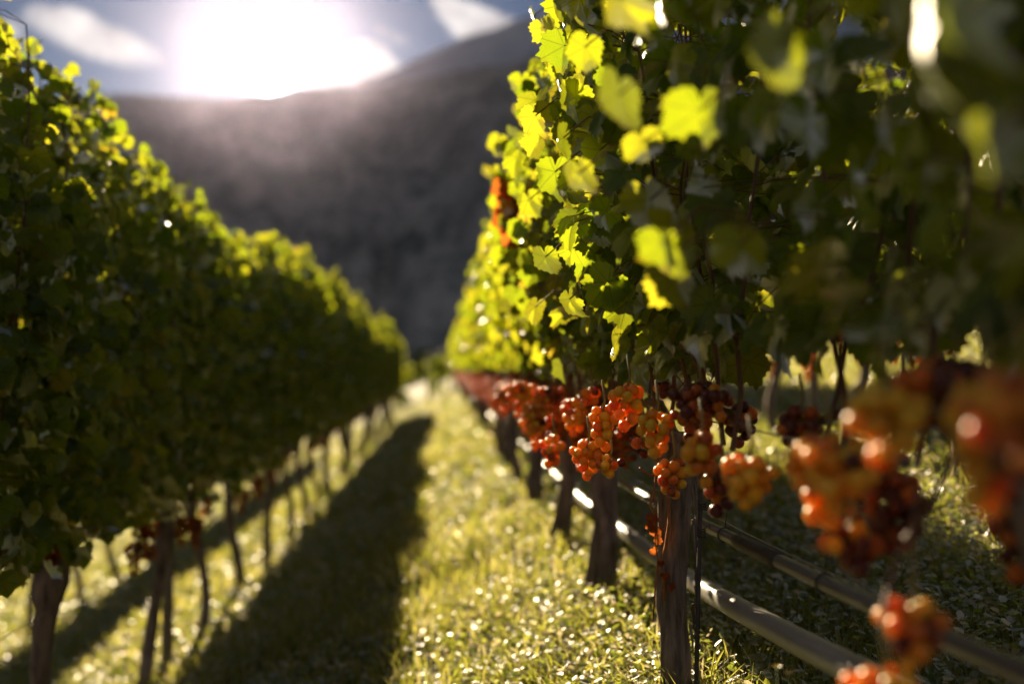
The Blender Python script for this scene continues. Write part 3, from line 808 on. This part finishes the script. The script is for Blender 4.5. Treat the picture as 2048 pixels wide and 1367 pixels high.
# ------------------------------------------------------------------ grass and ground cover (numpy)
def scatter(n, rmin, rmax, half, rs):
    r = rmin * (rmax / rmin) ** rs.uniform(0, 1, n); a = rs.uniform(-half, half, n) + 0.07
    return r * np.sin(a), r * np.cos(a), r
def blades(n, seed):
    rs = np.random.default_rng(seed)
    x, y, r = scatter(n, 0.7, 45, 0.95, rs)
    dens = fbm(x * 2.2, y * 2.2, 3, 4)
    under = np.exp(-((x - RX) / 0.3) ** 2) + np.exp(-((x - LX) / 0.22) ** 2)
    keep = rs.uniform(0, 1, n) < np.clip((dens - 0.25) * 3, 0.15, 1) * (1 - 0.35 * np.clip(under, 0, 1))
    x, y, r = x[keep], y[keep], r[keep]; n = len(x)
    tall = 0.55 + 0.9 * fbm(x * 1.7 + 9, y * 1.7, 3, 8)
    tall *= 1 + 0.5 * np.clip(x - 1.0, 0, 2) * 0.5
    h = rs.uniform(0.03, 0.115, n) * tall; wd = rs.uniform(0.0012, 0.0026, n) * np.clip(r / 2.2, 0.9, 4)
    z = ground(x)
    a = rs.uniform(0, 6.283, n); b = rs.uniform(0, 6.283, n); bend = rs.uniform(0.1, 0.9, n) * h
    dx, dy = np.cos(a) * wd, np.sin(a) * wd; bx, by = np.cos(b) * bend, np.sin(b) * bend
    P0 = np.stack([x - dx, y - dy, z - 0.01], 1); P1 = np.stack([x + dx, y + dy, z - 0.01], 1)
    P2 = np.stack([x - dx * .8 + bx * .35, y - dy * .8 + by * .35, z + h * .6], 1); P3 = np.stack([x + dx * .8 + bx * .35, y + dy * .8 + by * .35, z + h * .6], 1)
    P4 = np.stack([x + bx, y + by, z + h * rs.uniform(.75, 1, n)], 1)
    V_ = np.stack([P0, P1, P3, P2, P4], 1).reshape(-1, 3)
    i = np.arange(n) * 5
    flat = np.stack([i, i + 1, i + 2, i + 3, i + 3, i + 2, i + 4], 1).ravel()
    lens = np.tile([4, 3], n)
    rn = np.clip(rs.beta(2, 2, n) * .8 + 0.35 * (fbm(x * 1.1, y * 1.1, 2, 3) - .5) + (rs.uniform(0, 1, n) < .16) * .5, 0, 1)
    return raw_mesh("grass", V_, flat, lens, np.repeat(rn, 5))
o = link("grass", blades(300000, 1), GRASS); tag(o, "grass growing on the path and between the rows", "grass", kind='stuff')
def cover(n, seed):
    rs = np.random.default_rng(seed)
    x, y, r = scatter(n, 0.7, 28, 0.95, rs)
    dens = fbm(x * 3 + 5, y * 3, 3, 14)
    side = np.clip(np.abs(x + 0.15) / 0.3, 0.25, 1)
    keep = rs.uniform(0, 1, n) < np.clip((dens - 0.28) * 4, 0.1, 1) * side
    x, y, r = x[keep], y[keep], r[keep]; n = len(x)
    s_ = rs.uniform(0.006, 0.014, n) * np.clip(r / 3.0, 0.9, 3.5)
    z = ground(x) + rs.uniform(0.005, 0.06, n) * (0.5 + fbm(x * 2.5, y * 2.5, 2, 6)) * (1 + 0.6 * (x > 0.5))
    tz = rs.normal(0, .45, (n, 3)); tz[:, 2] = 1; tz /= np.linalg.norm(tz, axis=1)[:, None]
    a = rs.uniform(0, 6.283, n); u = np.stack([np.cos(a), np.sin(a), 0 * a], 1); u -= tz * (u * tz).sum(1)[:, None]; u /= np.linalg.norm(u, axis=1)[:, None]
    w_ = np.cross(tz, u)
    c = np.stack([x, y, z], 1)
    prof = [(-1, 0, 0), (-.5, .55, .12), (.35, .62, .1), (1, 0, -.1), (.35, -.62, .1), (-.5, -.55, .12), (0, 0, -.12)]
    V_ = np.stack([c + s_[:, None] * (p_[0] * u + p_[1] * w_ + p_[2] * tz) for p_ in prof], 1).reshape(-1, 3)
    i = np.arange(n) * 7
    flat = np.stack([i, i + 1, i + 6, i + 1, i + 2, i + 6, i + 2, i + 3, i + 6, i + 3, i + 4, i + 6, i + 4, i + 5, i + 6, i + 5, i, i + 6], 1).ravel()
    rn = np.clip(rs.beta(2, 2.4, n) * .85 + (rs.uniform(0, 1, n) < .22) * .6, 0, 1)
    return raw_mesh("clover", V_, flat, np.full(n * 6, 3), np.repeat(rn, 7))
o = link("clover", cover(330000, 2), COVER); tag(o, "clover and small weeds covering the ground under the vines", "clover", kind='stuff')

# two small yellow flowers
YEL, ny = new_mat("yellow_petal"); finish(ny, thin_shader(ny, (0.75, 0.50, 0.02, 1), (0.8, 0.6, 0.03, 1), 0.4, 0.5, 0.3))
GST = plain("flower_stalk", (0.08, 0.16, 0.03), (0.16, 0.26, 0.05), 60)
for (a, b, lab) in ((1553, 1334, "small yellow flower left of its twin under the grey pipe"), (1578, 1347, "small yellow flower right of its twin under the grey pipe")):
    c = at(a, b, 1.25); e = bpy.data.objects.new("yellow_flower", None); COL.objects.link(e)
    base = Vector((c.x + 0.012, c.y, float(ground(c.x + .012)))); e.location = base
    tag(e, lab, "flower", "yellow flowers")
    mb = MB(); top = c - base
    mb.tube([(0, 0, 0), (-0.002, 0, top.z * .5), tuple(top)], [.0012, .001, .0008], 5); link("stalk", mb.mesh("stalk"), GST, e)
    mb = MB()
    for k in range(9):
        t = k / 9 * 6.283; d_ = np.array([math.cos(t), math.sin(t), .45]); s2 = np.array([-math.sin(t), math.cos(t), 0])
        o_ = np.array(top)
        mb.add([o_, o_ + d_ * .004 + s2 * .0018, o_ + d_ * .0075, o_ + d_ * .004 - s2 * .0018], [(0, 1, 2, 3)])
    link("petals", mb.mesh("petals"), YEL, e)

# ------------------------------------------------------------------ shrubs and trees beyond the rows
def tree(x, y, h, wd, label, group, seed, tall=0.35, n=900, ls=0.09):
    rs = np.random.default_rng(seed); z = float(ground(x))
    e = bpy.data.objects.new("broadleaf_tree", None); COL.objects.link(e); e.location = (x, y, z); tag(e, label, "tree", group)
    mb = MB(); mb.tube([(0, 0, -.2), (0.02 * h, 0, h * .3), (-.01 * h, 0.02 * h, h * .65), (0, 0, h * .9)], [h * .03, h * .024, h * .014, h * .005], 8)
    cl = []
    for k in range(16):
        a = rs.uniform(0, 6.283); t = rs.uniform(tall, .92); rr = wd * .5 * rs.uniform(.2, .85) * math.sin(min(3.0, 0.5 + 2.4 * (t - tall) / (1 - tall)))
        c = np.array([rr * math.cos(a), rr * math.sin(a), h * t]); cl.append((c, wd * rs.uniform(.13, .25)))
        mb.tube([(0, 0, h * t * .6), tuple(c * np.array([.5, .5, .9])), tuple(c)], [h * .01, h * .006, h * .003], 5, cap=False)
    link("trunk", mb.mesh("trunk"), BARK, e)
    LV = Leaves()
    for k in range(n):
        c, r = cl[rs.integers(len(cl))]; d_ = rs.normal(0, 1, 3); d_ /= np.linalg.norm(d_)
        p = c + d_ * r * rs.uniform(.5, 1.1) * np.array([1.1, 1.1, .85])
        LV.add(LLO[rs.integers(6)], basis(rs.normal(0, 1, 3), d_ + rs.normal(0, .5, 3), ls * rs.uniform(.7, 1.3)), p, rs.uniform(.1, .8))
    link("crown", LV.mesh("crown"), LEAF, e)
tree(-0.15, 31, 1.15, 1.1, "small pale sunlit shrub at the far end of the path", "shrubs past the rows", 1, .15, 700, .06)
tree(-1.6, 34, 1.6, 1.6, "low bush beyond the end of the shaded row", "shrubs past the rows", 2, .15, 900, .08)
tree(0.9, 36, 1.5, 1.5, "low bush just right of the far end of the path", "shrubs past the rows", 3, .15, 900, .08)
for k in range(26):
    rs = np.random.default_rng(k + 40)
    x = -70 + k * 6.0 + rs.uniform(-2, 2); y = rs.uniform(120, 210); 
    tree(x, y, rs.uniform(3.5, 6.0), rs.uniform(5, 8), "%s dark tree from the left along the foot of the hill" % ORD[k + 1], "trees along the foot of the hill", 60 + k, .15, 420, .45)

# ------------------------------------------------------------------ haze
hm = bpy.data.materials.new("haze"); hm.use_nodes = True
n = NT(hm.node_tree)
pv = n.node('ShaderNodeVolumePrincipled', ins={'Color': (0.70, 0.66, 1.0, 1), 'Density': 0.0000075, 'Anisotropy': 0.965})
n.node('ShaderNodeOutputMaterial', ins={'Volume': pv.outputs[0]})
mb = MB()
x0, x1, y0, y1, z0, z1 = -1700, 1700, -60, 1640, -20, 830
mb.add([(x0, y0, z0), (x1, y0, z0), (x1, y1, z0), (x0, y1, z0), (x0, y0, z1), (x1, y0, z1), (x1, y1, z1), (x0, y1, z1)],
       [(3, 2, 1, 0), (4, 5, 6, 7), (0, 1, 5, 4), (1, 2, 6, 5), (2, 3, 7, 6), (3, 0, 4, 7)])
o = link("haze", mb.mesh("haze"), hm); tag(o, "pale haze between the rows and the mountains", "haze", kind='stuff')
